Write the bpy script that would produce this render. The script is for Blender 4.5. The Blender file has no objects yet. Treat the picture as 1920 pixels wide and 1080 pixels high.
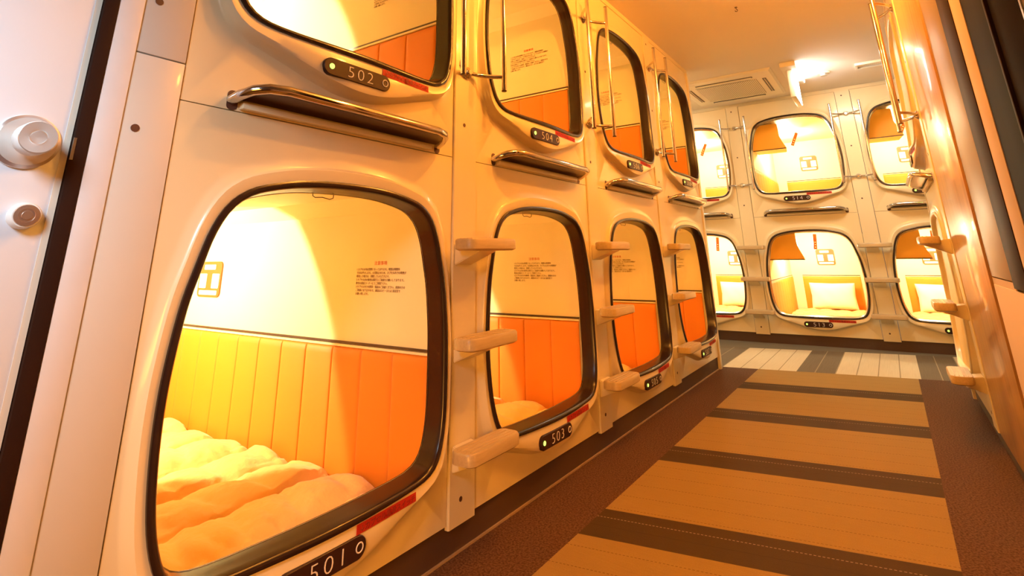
import bpy, bmesh, math, random
import numpy as np
from mathutils import Matrix, Vector, noise

# ------------------------------------------------------------------ camera
scene = bpy.context.scene
C = scene.collection
cam_data = bpy.data.cameras.new('camera')
cam = bpy.data.objects.new('camera', cam_data)
C.objects.link(cam)
R0 = (0.8270718373, 0.5618554409, -0.0164511244)
R1 = (-0.1769141389, 0.2324210130, -0.9563900147)
R2 = (-0.5335293463, 0.7939136831, 0.2916290458)
cam.matrix_world = Matrix((
    (R0[0], -R1[0], -R2[0], 1.28554),
    (R0[1], -R1[1], -R2[1], -1.50737),
    (R0[2], -R1[2], -R2[2], 0.89056),
    (0, 0, 0, 1)))
cam_data.sensor_fit = 'HORIZONTAL'
cam_data.sensor_width = 36.0
cam_data.lens = 1000.1962 / 1920.0 * 36.0
cam_data.shift_y = (174.7466 - 540.0) / 1920.0      # rising/falling lens shift of the photograph
cam_data.clip_start = 0.02
cam_data.clip_end = 60
scene.camera = cam

scene.view_settings.view_transform = 'Standard'
scene.view_settings.look = 'None'
scene.view_settings.gamma = 1
scene.view_settings.use_curve_mapping = False
scene.view_settings.exposure = 0.08

# ------------------------------------------------------------------ light levels
WORLD_STRENGTH = 0.10
CORRIDOR_W = 66.0        # warm corridor ceiling lamp and the two added fill lamps
CORRIDOR_COL = (1.0, 0.38, 0.05)
BACK_W = 20.0            # neutral lamps of the cross corridor
BACK_COL = (1.0, 0.90, 0.66)
EXIT_EMIT = 9.0
POD_LEFT_W = 112.0
POD_BACK_W = 40.0
POD_BACK_COL = (1.0, 0.86, 0.55)
POD_COL = (0.90, 0.80, 0.46)
LOBBY_W = 3.4
LOBBY_COL = (0.72, 0.88, 1.0)

world = bpy.data.worlds.new('world')
scene.world = world
world.use_nodes = True
world.node_tree.nodes['Background'].inputs[0].default_value = (0.95, 0.9, 0.88, 1)
world.node_tree.nodes['Background'].inputs[1].default_value = WORLD_STRENGTH


def area(name, loc, target, size, watts, col, shape='DISK', size_y=None):
    l = bpy.data.lights.new(name, 'AREA')
    l.shape = shape
    l.size = size
    if size_y: l.size_y = size_y
    l.energy = watts
    l.color = col
    o = bpy.data.objects.new(name, l)
    C.objects.link(o)
    o.location = loc
    d = Vector(target) - Vector(loc)
    o.rotation_euler = d.to_track_quat('-Z', 'Y').to_euler()
    return o

# daylight of the entrance lobby behind the camera
lobby = area('lobby_light', (0.70, -1.95, 1.60), (0.0, -1.30, 1.0), .40, LOBBY_W, LOBBY_COL)
lobby.data.spread = math.radians(75)

# ------------------------------------------------------------------ measures
P = 1.1            # pitch of the pod columns
PW = 0.961         # width of a pod front
ZB, ZM, ZT = 0.092, 1.246, 2.49
ZC = 2.525         # ceiling
YB = 4.866         # front plane of the far row
XB = -0.009        # left edge of the far row's first post
XR = 1.555         # front plane of the right row
UPS = 1.215        # height between lower and upper window
DEPTH = 1.85

# ------------------------------------------------------------------ helpers
def nd(nt, typ, **kw):
    n = nt.nodes.new(typ)
    for k, v in kw.items(): setattr(n, k, v)
    return n


def mat(name, col, rough=0.5, metal=0.0, coat=0.0, bump=0.0, bscale=60.0, emit=None, estr=0.0, var=0.0, vscale=4.0,
        spec=0.5, stretch=None, coat_rough=0.08, sheen=0.0):
    m = bpy.data.materials.new(name)
    m.use_nodes = True
    nt = m.node_tree
    b = nt.nodes['Principled BSDF']
    b.inputs['Base Color'].default_value = (*col, 1)
    b.inputs['Roughness'].default_value = rough
    b.inputs['Metallic'].default_value = metal
    b.inputs['Coat Weight'].default_value = coat
    b.inputs['Coat Roughness'].default_value = coat_rough
    b.inputs['Specular IOR Level'].default_value = spec
    if sheen: b.inputs['Sheen Weight'].default_value = sheen
    if emit:
        b.inputs['Emission Color'].default_value = (*emit, 1)
        b.inputs['Emission Strength'].default_value = estr
    tc = nd(nt, 'ShaderNodeTexCoord')
    mp = nd(nt, 'ShaderNodeMapping')
    nt.links.new(tc.outputs['Object'], mp.inputs['Vector'])
    if stretch: mp.inputs['Scale'].default_value = stretch
    if var > 0:
        n = nd(nt, 'ShaderNodeTexNoise')
        n.inputs['Scale'].default_value = vscale
        n.inputs['Detail'].default_value = 4
        nt.links.new(mp.outputs[0], n.inputs['Vector'])
        r = nd(nt, 'ShaderNodeValToRGB')
        r.color_ramp.elements[0].position = 0.3
        r.color_ramp.elements[1].position = 0.7
        r.color_ramp.elements[0].color = (*[c * (1 - var) for c in col], 1)
        r.color_ramp.elements[1].color = (*[min(1, c * (1 + var)) for c in col], 1)
        nt.links.new(n.outputs['Fac'], r.inputs[0])
        nt.links.new(r.outputs[0], b.inputs['Base Color'])
    if bump > 0:
        n = nd(nt, 'ShaderNodeTexNoise')
        n.inputs['Scale'].default_value = bscale
        n.inputs['Detail'].default_value = 3
        nt.links.new(mp.outputs[0], n.inputs['Vector'])
        bp = nd(nt, 'ShaderNodeBump')
        bp.inputs['Strength'].default_value = bump
        bp.inputs['Distance'].default_value = 0.004
        nt.links.new(n.outputs['Fac'], bp.inputs['Height'])
        nt.links.new(bp.outputs[0], b.inputs['Normal'])
    return m


M = {
    'shell': mat('cream_plastic', (0.82, 0.69, 0.44), 0.28, coat=0.35, bump=0.04, bscale=5, var=0.025, vscale=2.5),
    'post': mat('cream_metal_cover', (0.79, 0.68, 0.46), 0.34, coat=0.2, bump=0.03, bscale=8, var=0.02),
    'liner': mat('cream_liner', (0.84, 0.74, 0.47), 0.6, var=0.02),
    'gasket': mat('dark_brown_rubber', (0.022, 0.010, 0.007), 0.26, coat=0.12, bump=0.02),
    'orange': mat('orange_vinyl', (0.74, 0.235, 0.012), 0.58, coat=0.0, bump=0.05, bscale=180),
    'orange_panel': mat('orange_plastic', (1.0, 0.52, 0.07), 0.5, var=0.01),
    'piping': mat('cream_piping', (0.85, 0.75, 0.5), 0.5, bump=0.02),
    'dark_trim': mat('dark_trim', (0.05, 0.025, 0.015), 0.4, bump=0.02),
    'plate': mat('brown_number_plate', (0.035, 0.013, 0.010), 0.4, spec=.25, coat=0.0, bump=0.01),
    'digit': mat('pale_digit', (0.85, 0.78, 0.75), 0.5, bump=0.01),
    'led': mat('green_led', (0.4, 0.8, 0.1), 0.3, emit=(0.6, 1.0, 0.15), estr=1.6, bump=0.01),
    'sticker': mat('red_sticker', (0.78, 0.055, 0.025), 0.5, bump=0.01),
    'sticker_text': mat('dark_red_text', (0.25, 0.02, 0.01), 0.6, bump=0.01),
    'sticker_edge': mat('white_text', (0.9, 0.85, 0.8), 0.6, bump=0.01),
    'notice': mat('brown_print', (0.18, 0.09, 0.04), 0.7, bump=0.01),
    'notice_red': mat('red_print', (0.65, 0.10, 0.02), 0.7, bump=0.01),
    'sign': mat('orange_sign', (0.34, 0.085, 0.006), 0.5, bump=0.01),
    'sign_white': mat('white_sign_field', (0.9, 0.85, 0.72), 0.5, bump=0.01),
    'chrome': mat('chrome', (0.64, 0.60, 0.58), 0.12, metal=1.0, bump=0.01, bscale=8),
    'tread': mat('dark_brown_tread', (0.06, 0.022, 0.012), 0.3, coat=0.3, bump=0.1, bscale=30, stretch=(1, 12, 1)),
    'step': mat('tan_step', (0.50, 0.37, 0.20), 0.42, coat=0.15, bump=0.08, bscale=40, var=0.08, vscale=14, stretch=(1, 8, 8)),
    'hole': mat('dark_hole', (0.10, 0.04, 0.025), 0.5, bump=0.01),
    'futon': mat('cream_futon_cloth', (0.88, 0.54, 0.19), 0.85, bump=0.6, bscale=55, sheen=0.3),
    'blind': mat('cream_blind_lit_yellow', (0.90, 0.66, 0.24), 0.5, bump=.03, bscale=80, stretch=(1, 1, 10)),
    'pillow': mat('white_pillow_cloth', (0.88, 0.84, 0.74), 0.9, bump=0.15, bscale=200, sheen=0.3),
    'lamp': mat('warm_lamp_face', (1, 0.9, 0.7), 0.4, emit=(1.0, 0.85, 0.55), estr=8.0, bump=0.01),
    'lamp_case': mat('cream_lamp_case', (0.8, 0.7, 0.52), 0.4, bump=0.01),
    'ceiling': mat('ceiling_paint', (0.84, 0.76, 0.66), 0.85, bump=0.05, bscale=120),
    'wall': mat('wall_paint', (0.80, 0.74, 0.66), 0.7, bump=0.05, bscale=90),
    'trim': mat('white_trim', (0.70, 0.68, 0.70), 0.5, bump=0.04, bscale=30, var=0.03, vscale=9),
    'toe': mat('dark_toe_board', (0.075, 0.04, 0.025), 0.6, bump=0.05),
    'strip': mat('pale_floor_strip', (0.35, 0.24, 0.14), 0.5, bump=0.03),
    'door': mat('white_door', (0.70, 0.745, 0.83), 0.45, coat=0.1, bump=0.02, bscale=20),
    'door_frame': mat('dark_brown_frame', (0.026, 0.011, 0.007), 0.6, spec=.06, bump=0.02),
    'steel': mat('brushed_steel', (0.62, 0.60, 0.58), 0.28, metal=1.0, bump=0.05, bscale=70),
    'steel_white': mat('satin_white_metal', (0.75, 0.74, 0.72), 0.35, bump=0.02),
    'bronze': mat('bronzed_steel', (0.60, 0.48, 0.42), 0.42, metal=1.0, bump=0.03, bscale=60),
    'panel': mat('satin_tan_panel', (0.30, 0.215, 0.15), 0.45, metal=0.25, spec=.3, bump=0.02, bscale=6),
    'panel_low': mat('tan_panel', (0.62, 0.44, 0.32), 0.7, spec=.2, bump=0.03),
    'gloss': mat('glossy_tan_laminate', (0.46, 0.25, 0.10), 0.32, coat=.3, coat_rough=0.06, var=0.2, vscale=3, stretch=(6, 6, .6), bump=.02, bscale=3),
    'black': mat('black_glossy_panel', (0.008, 0.0045, 0.003), 0.7, spec=.03, bump=0.02),
    'grey': mat('grey_panel', (0.12, 0.09, 0.07), 0.5, bump=0.02),
    'ac': mat('ac_white', (0.80, 0.74, 0.62), 0.45, bump=0.02),
    'ac_dark': mat('ac_slot_dark', (0.05, 0.04, 0.03), 0.5, bump=0.02),
    'exit_face': mat('lit_sign_face', (1, 1, 0.95), 0.4, emit=(0.92, 0.97, 1.0), estr=EXIT_EMIT, bump=0.01),
    'bolt': mat('dark_bolt', (0.08, 0.05, 0.04), 0.4, metal=0.7, bump=0.01),
}


def brushed_disc(name, col):
    """spun metal: anisotropic looking fan from a radial gradient of roughness tilt"""
    m = bpy.data.materials.new(name)
    m.use_nodes = True
    nt = m.node_tree
    b = nt.nodes['Principled BSDF']
    b.inputs['Base Color'].default_value = (*col, 1)
    b.inputs['Metallic'].default_value = 1
    b.inputs['Roughness'].default_value = 0.42
    b.inputs['Anisotropic'].default_value = 0.85
    t = nd(nt, 'ShaderNodeTangent')
    t.direction_type = 'RADIAL'
    t.axis = 'Z'
    nt.links.new(t.outputs[0], b.inputs['Tangent'])
    return m


M['spun'] = brushed_disc('spun_steel', (0.84, 0.78, 0.74))


def ac_grille_mat():
    m = bpy.data.materials.new('ac_grille')
    m.use_nodes = True
    nt = m.node_tree
    b = nt.nodes['Principled BSDF']
    b.inputs['Roughness'].default_value = 0.5
    tc = nd(nt, 'ShaderNodeTexCoord')
    v = nd(nt, 'ShaderNodeTexVoronoi')
    v.inputs['Scale'].default_value = 62
    v.inputs['Randomness'].default_value = 0
    nt.links.new(tc.outputs['Object'], v.inputs['Vector'])
    r = nd(nt, 'ShaderNodeValToRGB')
    r.color_ramp.interpolation = 'LINEAR'
    r.color_ramp.elements[0].position = 0.30
    r.color_ramp.elements[0].color = (0.06, 0.05, 0.03, 1)
    r.color_ramp.elements[1].position = 0.42
    r.color_ramp.elements[1].color = (0.80, 0.74, 0.60, 1)
    nt.links.new(v.outputs['Distance'], r.inputs[0])
    nt.links.new(r.outputs[0], b.inputs['Base Color'])
    return m


M['grille'] = ac_grille_mat()

TS = 0.165   # the carpet bands run slightly askew of the corridor


def carpet_mat():
    m = bpy.data.materials.new('striped_carpet')
    m.use_nodes = True
    nt = m.node_tree
    b = nt.nodes['Principled BSDF']
    b.inputs['Roughness'].default_value = 0.95
    b.inputs['Specular IOR Level'].default_value = 0.15
    tc = nd(nt, 'ShaderNodeTexCoord')
    sp = nd(nt, 'ShaderNodeSeparateXYZ')
    nt.links.new(tc.outputs['Object'], sp.inputs[0])

    def mth(op, a, bb=None, c=None):
        n = nd(nt, 'ShaderNodeMath', operation=op)
        for i, v in enumerate((a, bb, c)):
            if v is None: continue
            if isinstance(v, (int, float)): n.inputs[i].default_value = v
            else: nt.links.new(v, n.inputs[i])
        return n.outputs[0]

    def mix(f, a, bb):
        n = nd(nt, 'ShaderNodeMix', data_type='RGBA')
        nt.links.new(f, n.inputs[0])
        for i, v in ((6, a), (7, bb)):
            if isinstance(v, tuple): n.inputs[i].default_value = (*v, 1)
            else: nt.links.new(v, n.inputs[i])
        return n.outputs[2]

    def noise_(scale, stretch, detail=3):
        mp = nd(nt, 'ShaderNodeMapping')
        mp.inputs['Scale'].default_value = stretch
        mp.inputs['Rotation'].default_value = (0, 0, -TS)
        nt.links.new(tc.outputs['Object'], mp.inputs[0])
        n = nd(nt, 'ShaderNodeTexNoise')
        n.inputs['Scale'].default_value = scale
        n.inputs['Detail'].default_value = detail
        nt.links.new(mp.outputs[0], n.inputs['Vector'])
        return n.outputs['Fac']

    X, Y = sp.outputs[0], sp.outputs[1]
    ys = mth('SUBTRACT', Y, mth('MULTIPLY', mth('SUBTRACT', X, 0.25), 0.165))   # skewed y
    # dark bands
    ph = mth('MODULO', mth('ADD', mth('SUBTRACT', ys, 0.372), 7.85), 0.785)
    dark = mth('LESS_THAN', ph, 0.215)
    # thin woven lines in both tones
    l1 = mth('LESS_THAN', mth('ABSOLUTE', mth('SUBTRACT', ph, 0.150)), 0.0016)
    l2 = mth('LESS_THAN', mth('ABSOLUTE', mth('SUBTRACT', ph, 0.085)), 0.0012)
    l3 = mth('LESS_THAN', mth('ABSOLUTE', mth('SUBTRACT', mth('MODULO', mth('ADD', ph, 0.02), 0.118), 0.02)), 0.0013)
    dash = mth('LESS_THAN', mth('MODULO', mth('ADD', X, 5.0), 0.012), 0.007)
    n1 = noise_(9, (1.2, 90, 1))
    tan = mix(n1, (0.27, 0.168, 0.050), (0.43, 0.285, 0.100))
    n2 = noise_(260, (1, 1, 1), 3)
    tan = mix(mth('MULTIPLY', n2, 0.55), tan, (0.20, 0.11, 0.032))
    tan = mix(mth('MULTIPLY', mth('MULTIPLY', l3, dash), 0.85), tan, (0.10, 0.045, 0.015))
    drk = mix(n1, (0.056, 0.032, 0.013), (0.080, 0.048, 0.021))
    drk = mix(mth('MULTIPLY', n2, 0.5), drk, (0.044, 0.024, 0.010))
    drk = mix(mth('MULTIPLY', mth('MULTIPLY', l1, dash), 0.8), drk, (0.45, 0.32, 0.18))
    drk = mix(mth('MULTIPLY', l2, 0.6), drk, (0.03, 0.015, 0.008))
    mid = mix(dark, tan, drk)
    # plain brown border
    n3 = noise_(150, (1, 1, 1), 5)
    n3 = mth('MULTIPLY', mth('SUBTRACT', n3, .38), 4.2)
    n3c = nd(nt, 'ShaderNodeClamp')
    nt.links.new(n3, n3c.inputs[0])
    brd = mix(n3c.outputs[0], (0.055, 0.024, 0.011), (0.135, 0.066, 0.036))
    inb = mth('MULTIPLY', mth('GREATER_THAN', X, 0.257), mth('LESS_THAN', X, 1.293))
    near = mix(inb, brd, mid)
    # cross corridor: bands run the other way
    xs = mth('ADD', X, mth('MULTIPLY', mth('SUBTRACT', Y, 3.5), -0.0))
    p2 = mth('MODULO', mth('ADD', mth('SUBTRACT', xs, 0.522), 7.88), 0.788)
    dk2 = mth('LESS_THAN', p2, 0.262)
    f1 = mth('LESS_THAN', mth('ABSOLUTE', mth('SUBTRACT', mth('MODULO', mth('ADD', p2, 0.03), 0.135), 0.02)), 0.0035)
    mp = nd(nt, 'ShaderNodeMapping')
    mp.inputs['Scale'].default_value = (60, 1.2, 1)
    nt.links.new(tc.outputs['Object'], mp.inputs[0])
    n4 = nd(nt, 'ShaderNodeTexNoise')
    n4.inputs['Scale'].default_value = 3
    nt.links.new(mp.outputs[0], n4.inputs['Vector'])
    lt2 = mix(n4.outputs['Fac'], (0.52, 0.44, 0.30), (0.66, 0.57, 0.41))
    lt2 = mix(mth('MULTIPLY', f1, 0.75), lt2, (0.20, 0.15, 0.09))
    dr2 = mix(n4.outputs['Fac'], (0.125, 0.10, 0.068), (0.175, 0.14, 0.10))
    dr2 = mix(mth('MULTIPLY', f1, 0.6), dr2, (0.40, 0.33, 0.22))
    back = mix(dk2, lt2, dr2)
    edge = mth('GREATER_THAN', mth('SUBTRACT', Y, mth('MULTIPLY', mth('SUBTRACT', X, 0.25), 0.19)), 4.52)
    back = mix(edge, back, (0.165, 0.145, 0.11))
    isb = mth('GREATER_THAN', ys, 3.46)
    col = mix(isb, near, back)
    nt.links.new(col, b.inputs['Base Color'])
    bp = nd(nt, 'ShaderNodeBump')
    bp.inputs['Strength'].default_value = 0.5
    bp.inputs['Distance'].default_value = 0.003
    nt.links.new(n2, bp.inputs['Height'])
    nt.links.new(bp.outputs[0], b.inputs['Normal'])
    return m


M['carpet'] = carpet_mat()


def tag(o, label=None, cat=None, group=None, kind=None):
    if label: o['label'] = label
    if cat: o['category'] = cat
    if group: o['group'] = group
    if kind: o['kind'] = kind
    return o


def empty(name, loc=(0, 0, 0), rz=0.0):
    o = bpy.data.objects.new(name, None)
    o.empty_display_size = 0.1
    C.objects.link(o)
    o.location = loc
    o.rotation_euler = (0, 0, rz)
    return o


def link(name, me, m, parent=None, smooth=False, angle=None):
    o = bpy.data.objects.new(name, me)
    C.objects.link(o)
    if m is not None:
        me.materials.clear()
        me.materials.append(m)
    if smooth:
        for p in me.polygons: p.use_smooth = True
        if angle is not None:
            me.set_sharp_from_angle(angle=angle)
    if parent is not None: o.parent = parent
    return o


def bm_obj(name, bm, m, parent=None, smooth=False, angle=None):
    bmesh.ops.recalc_face_normals(bm, faces=bm.faces[:])
    me = bpy.data.meshes.new(name)
    bm.to_mesh(me)
    bm.free()
    return link(name, me, m, parent, smooth, angle)


def box(bm, x0, x1, y0, y1, z0, z1, bev=0.0, seg=2):
    r = bmesh.ops.create_cube(bm, size=1.0)
    for v in r['verts']:
        v.co = Vector((x0 + (v.co.x + .5) * (x1 - x0), y0 + (v.co.y + .5) * (y1 - y0), z0 + (v.co.z + .5) * (z1 - z0)))
    if bev > 0:
        es = list({e for v in r['verts'] for e in v.link_edges})
        bmesh.ops.bevel(bm, geom=es, offset=bev, segments=seg, affect='EDGES', profile=0.5)
    return bm


def box_obj(name, b, m, parent=None, bev=0.0, seg=2):
    bm = bmesh.new()
    box(bm, *b, bev=bev, seg=seg)
    return bm_obj(name, bm, m, parent, smooth=bev > 0, angle=0.6)


def tube(bm, pts, r, n=14, caps=True, closed=False):
    pts = [Vector(p) for p in pts]
    N = len(pts)
    rings = []
    up = None
    for i, p in enumerate(pts):
        if closed: t = (pts[(i + 1) % N] - pts[i - 1]).normalized()
        elif i == 0: t = (pts[1] - pts[0]).normalized()
        elif i == N - 1: t = (pts[-1] - pts[-2]).normalized()
        else: t = ((pts[i + 1] - p).normalized() + (p - pts[i - 1]).normalized()).normalized()
        if up is None:
            up = Vector((0, 0, 1)) if abs(t.z) < .9 else Vector((1, 0, 0))
        a = (up - t * up.dot(t)).normalized()
        up = a
        b = t.cross(a)
        rr = r(i / (N - 1)) if callable(r) else r
        rings.append([bm.verts.new(p + (a * math.cos(2 * math.pi * k / n) + b * math.sin(2 * math.pi * k / n)) * rr) for k in range(n)])
    for i in range(N if closed else N - 1):
        A, B = rings[i], rings[(i + 1) % N]
        for k in range(n):
            bm.faces.new((A[k], A[(k + 1) % n], B[(k + 1) % n], B[k]))
    if caps and not closed:
        bm.faces.new(rings[0][::-1])
        bm.faces.new(rings[-1])
    return bm


def lathe(bm, prof, n=32, axis='Z', origin=(0, 0, 0)):
    """prof: (radius, height) list"""
    O = Vector(origin)
    rings = []
    for (r, h) in prof:
        ring = []
        for k in range(n):
            a = 2 * math.pi * k / n
            c, s = r * math.cos(a), r * math.sin(a)
            v = {'Z': (c, s, h), 'Y': (c, h, s), 'X': (h, c, s)}[axis]
            ring.append(bm.verts.new(O + Vector(v)))
        rings.append(ring)
    for A, B in zip(rings, rings[1:]):
        for k in range(n):
            bm.faces.new((A[k], A[(k + 1) % n], B[(k + 1) % n], B[k]))
    bm.faces.new(rings[0][::-1])
    bm.faces.new(rings[-1])
    return bm


def disc_obj(name, r, t, m, parent, loc, axis='Y', n=24, bev=0.0):
    bm = bmesh.new()
    if bev: lathe(bm, [(r, 0), (r, t - bev), (r - bev, t)], n, axis)
    else: lathe(bm, [(r, 0), (r, t)], n, axis)
    o = bm_obj(name, bm, m, parent, smooth=True, angle=0.6)
    o.location = loc
    return o


def text_mesh(name, s, size, m, parent, loc, rot=(math.pi / 2, 0, 0), align='CENTER', extrude=0.0006, space=1.0, line=1.0, sx=1.0, thin=0.0):
    cu = bpy.data.curves.new(name, 'FONT')
    cu.body = s
    cu.size = size
    cu.align_x = align
    cu.align_y = 'CENTER'
    cu.extrude = extrude
    cu.space_character = space
    cu.space_line = line
    cu.resolution_u = 3
    cu.offset = -thin
    t = bpy.data.objects.new(name + '_tmp', cu)
    C.objects.link(t)
    dg = bpy.context.evaluated_depsgraph_get()
    dg.update()
    me = bpy.data.meshes.new_from_object(t.evaluated_get(dg))
    bpy.data.objects.remove(t)
    me.name = name
    if sx != 1.0:
        me.transform(Matrix.Diagonal((sx, 1, 1, 1)))
    o = link(name, me, m, parent)
    o.location = loc
    o.rotation_euler = rot
    return o


def copy_tree(o, parent=None):
    c = o.copy()
    C.objects.link(c)
    if parent is not None:
        c.parent = parent
    for ch in list(KIDS(o)):
        copy_tree(ch, c)
    return c


def KIDS(o):
    return [x for x in o.children]


# ------------------------------------------------------------------ window outline (lower pod, absolute heights)
UC = 0.488
WZC = 0.62
half = [(0, 1.098), (.15, 1.091), (.262, 1.070), (.315, 1.048), (.354, 1.012), (.383, .955), (.404, .88), (.423, .80),
        (.436, .69), (.440, .60), (.437, .50), (.428, .41), (.412, .345), (.388, .298), (.345, .270), (.27, .260), (.13, .256), (0, .255)]
poly = half + [(-x, z) for (x, z) in half[-2:0:-1]]


def catmull(pts, n=10):
    out = []
    N = len(pts)
    for i in range(N):
        p0, p1, p2, p3 = (np.array(pts[(i + k - 1) % N], float) for k in range(4))
        for j in range(n):
            t = j / n
            out.append(0.5 * ((2 * p1) + (-p0 + p2) * t + (2 * p0 - 5 * p1 + 4 * p2 - p3) * t * t + (-p0 + 3 * p1 - 3 * p2 + p3) * t ** 3))
    return np.array(out)


dense = catmull(poly)
ang = np.arctan2(dense[:, 1] - WZC, dense[:, 0])
rad = np.hypot(dense[:, 0], dense[:, 1] - WZC)
order = np.argsort(ang)
ang, rad = ang[order], rad[order]


def RW(th):
    return np.interp(th, ang, rad, period=2 * math.pi)


def poly_radial(pts, th):
    """distance from centre to a polygon along angle th (polygon star-shaped about 0)"""
    d = np.array([math.cos(th), math.sin(th)])
    best = None
    for i in range(len(pts)):
        a = np.array(pts[i], float)
        b = np.array(pts[(i + 1) % len(pts)], float)
        e = b - a
        det = d[0] * (-e[1]) + e[0] * d[1]
        if abs(det) < 1e-12: continue
        t = (a[0] * (-e[1]) + e[0] * a[1]) / det
        s = (d[0] * a[1] - d[1] * a[0]) / det
        if t > 0 and -1e-6 <= s <= 1 + 1e-6:
            best = t if best is None else min(best, t)
    return best


def thetas(corners, n=144):
    th = list(np.linspace(-math.pi, math.pi, n, endpoint=False) + 0.001)
    for c in corners:
        a = math.atan2(c[1], c[0])
        i = int(np.argmin([abs(math.atan2(math.sin(t - a), math.cos(t - a))) for t in th]))
        th[i] = a
    return sorted(th)


def vb(th):
    s = max(0.0, -math.sin(th))
    return 0.016 + 0.040 * s ** 2 - 0.004 * max(0, math.sin(th))


def gcrest(th):
    s = -math.sin(th)
    return 0.025 + 0.075 * max(0, s) ** 5 + 0.014 * max(0, -s) ** 2


def ring_mesh(th, loops):
    """loops: list of functions th -> (u, y, z) ; quads between them"""
    bm = bmesh.new()
    R = [[bm.verts.new(f(t)) for t in th] for f in loops]
    n = len(th)
    for A, B in zip(R, R[1:]):
        for k in range(n):
            bm.faces.new((A[k], A[(k + 1) % n], B[(k + 1) % n], B[k]))
    return bm


BACKNORMAL = Vector((0, -1, 0))


def make_pod(kind, upper):
    """pod front in local space: x = along the row, -y = towards the corridor, z = height above the pod's own bottom edge"""
    base = ZM if upper else ZB
    off = (UPS if upper else 0.0) - base          # from 'lower absolute' height to local height
    H = (ZT if upper else ZM) - base
    cz = WZC + off
    root = empty('sleeping_pod')
    rect = [(-UC, H - cz), (-UC, -cz), (PW - UC, -cz), (PW - UC, H - cz)]
    th = thetas(rect)

    def pol(r, t, y):
        return (UC + r * math.cos(t), y, cz + r * math.sin(t))
    g = 0.0016

    def rect_r(t): return poly_radial(rect, t)

    def lim(r, t): return min(r, rect_r(t) - 0.006)
    f = [lambda t: pol(RW(t) - 0.004, t, -vb(t) + 0.004),
         lambda t: pol(RW(t) + 0.004, t, -vb(t)),
         lambda t: pol(lim(RW(t) + gcrest(t) * 0.85, t), t, -vb(t) - 0.002),
         lambda t: pol(lim(RW(t) + gcrest(t), t), t, -vb(t) + 0.004),
         lambda t: pol(lim(RW(t) + gcrest(t) + 0.004, t), t, -vb(t) * 0.60),
         lambda t: pol(lim(RW(t) + gcrest(t) + 0.009 + 0.010 * max(0, math.sin(t)), t), t, -vb(t) * 0.16),
         lambda t: pol(lim(RW(t) + gcrest(t) + 0.016 + 0.02 * max(0, math.sin(t)), t), t, 0.0),
         lambda t: pol(rect_r(t) - g, t, 0.0),
         lambda t: pol(rect_r(t) - g, t, 0.05)]
    bm = ring_mesh(th, f)
    panel = bm_obj('front_panel', bm, M['shell'], root, smooth=True, angle=0.75)
    # glossy dark gasket: front lip and deep inner reveal
    f = [lambda t: pol(RW(t) + 0.002, t, -vb(t) + 0.002),
         lambda t: pol(RW(t) + 0.002, t, -vb(t) - 0.005),
         lambda t: pol(RW(t) - 0.004, t, -vb(t) - 0.008),
         lambda t: pol(RW(t) - 0.012, t, -vb(t) - 0.007),
         lambda t: pol(RW(t) - 0.017, t, -vb(t) - 0.001),
         lambda t: pol(RW(t) - 0.018, t, -vb(t) + 0.016),
         lambda t: pol(RW(t) - 0.022, t, 0.012 - (vb(t) - .016)),
         lambda t: pol(RW(t) - 0.026, t, 0.045 - (vb(t) - .016))]
    bm = ring_mesh(th, f)
    gk = bm_obj('window_gasket', bm, M['gasket'], root, smooth=True, angle=0.9)
    # interior shell
    sec = [(.030, .120), (.030, 1.060), (.085, 1.118), (.876, 1.118), (.931, 1.060), (.931, .120)]
    secl = [(x - UC, z - WZC) for x, z in sec]
    th2 = thetas(secl)

    def sr(t, k=0.0): return poly_radial(secl, t) - k

    f = [lambda t: pol(RW(t) - 0.027, t, 0.040 - (vb(t) - .016)),
         lambda t: pol(max(sr(t), RW(t) - 0.026), t, 0.052),
         lambda t: pol(sr(t), t, 0.060),
         lambda t: pol(sr(t), t, DEPTH),
         ]
    bm = ring_mesh(th2, f)
    # end wall
    last = [v for v in bm.verts if abs(v.co.y - DEPTH) < 1e-5]
    bm.faces.new(last)
    shell = bm_obj('interior_liner', bm, M['liner'], root, smooth=True, angle=0.5)

    # upholstered dado, in vertical channels
    def dado(name, length, seam, xf):
        bm = bmesh.new()
        z0, z1 = .118 + off, .572 + off
        n = int(round(length / seam))
        cols = []
        SUBF = [0, .015, .03, .06, .15, .35, .65, .85, .94, .97, .985]
        sub = len(SUBF)
        for i in range(n * sub + 1):
            s = (i // sub) + SUBF[i % sub]
            frac = s - math.floor(s)
            d = 0.014 - 0.0055 * (abs(2 * frac - 1) ** 30)
            zz = [(z0, .0), (z0, d), (z1 - .03, d), (z1 - .012, d * .9), (z1 - .003, d * .55), (z1, 0)]
            cols.append([bm.verts.new(xf(s * length / n, dd, z)) for z, dd in zz])
        for A, B in zip(cols, cols[1:]):
            for k in range(len(A) - 1):
                bm.faces.new((A[k], A[k + 1], B[k + 1], B[k]))
        o = bm_obj(name, bm, M['orange'], root, smooth=True, angle=0.9)
        return o
    L = DEPTH - .065
    dado('upholstered_panel', L, .165, lambda s, d, z: (.931 - d, .063 + s, z))
    dado('upholstered_panel', L, .165, lambda s, d, z: (.030 + d, .063 + s, z))
    dado('upholstered_panel', .64, .64, lambda s, d, z: (.155 + s, DEPTH - d, z))
    # dark line and pale piping on top of the dado
    for (x0, x1, y0, y1) in ((.924, .931, .062, DEPTH - .001), (.030, .037, .062, DEPTH - .001), (.155, .795, DEPTH - .008, DEPTH - .001)):
        box_obj('dado_piping', (x0 - .004, x1 + .004 if x1 < .9 else x1, y0, y1, .573 + off, .581 + off), M['piping'], root)
        box_obj('dado_trim', (x0, x1, y0, y1, .583 + off, .591 + off), M['dark_trim'], root)

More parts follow.
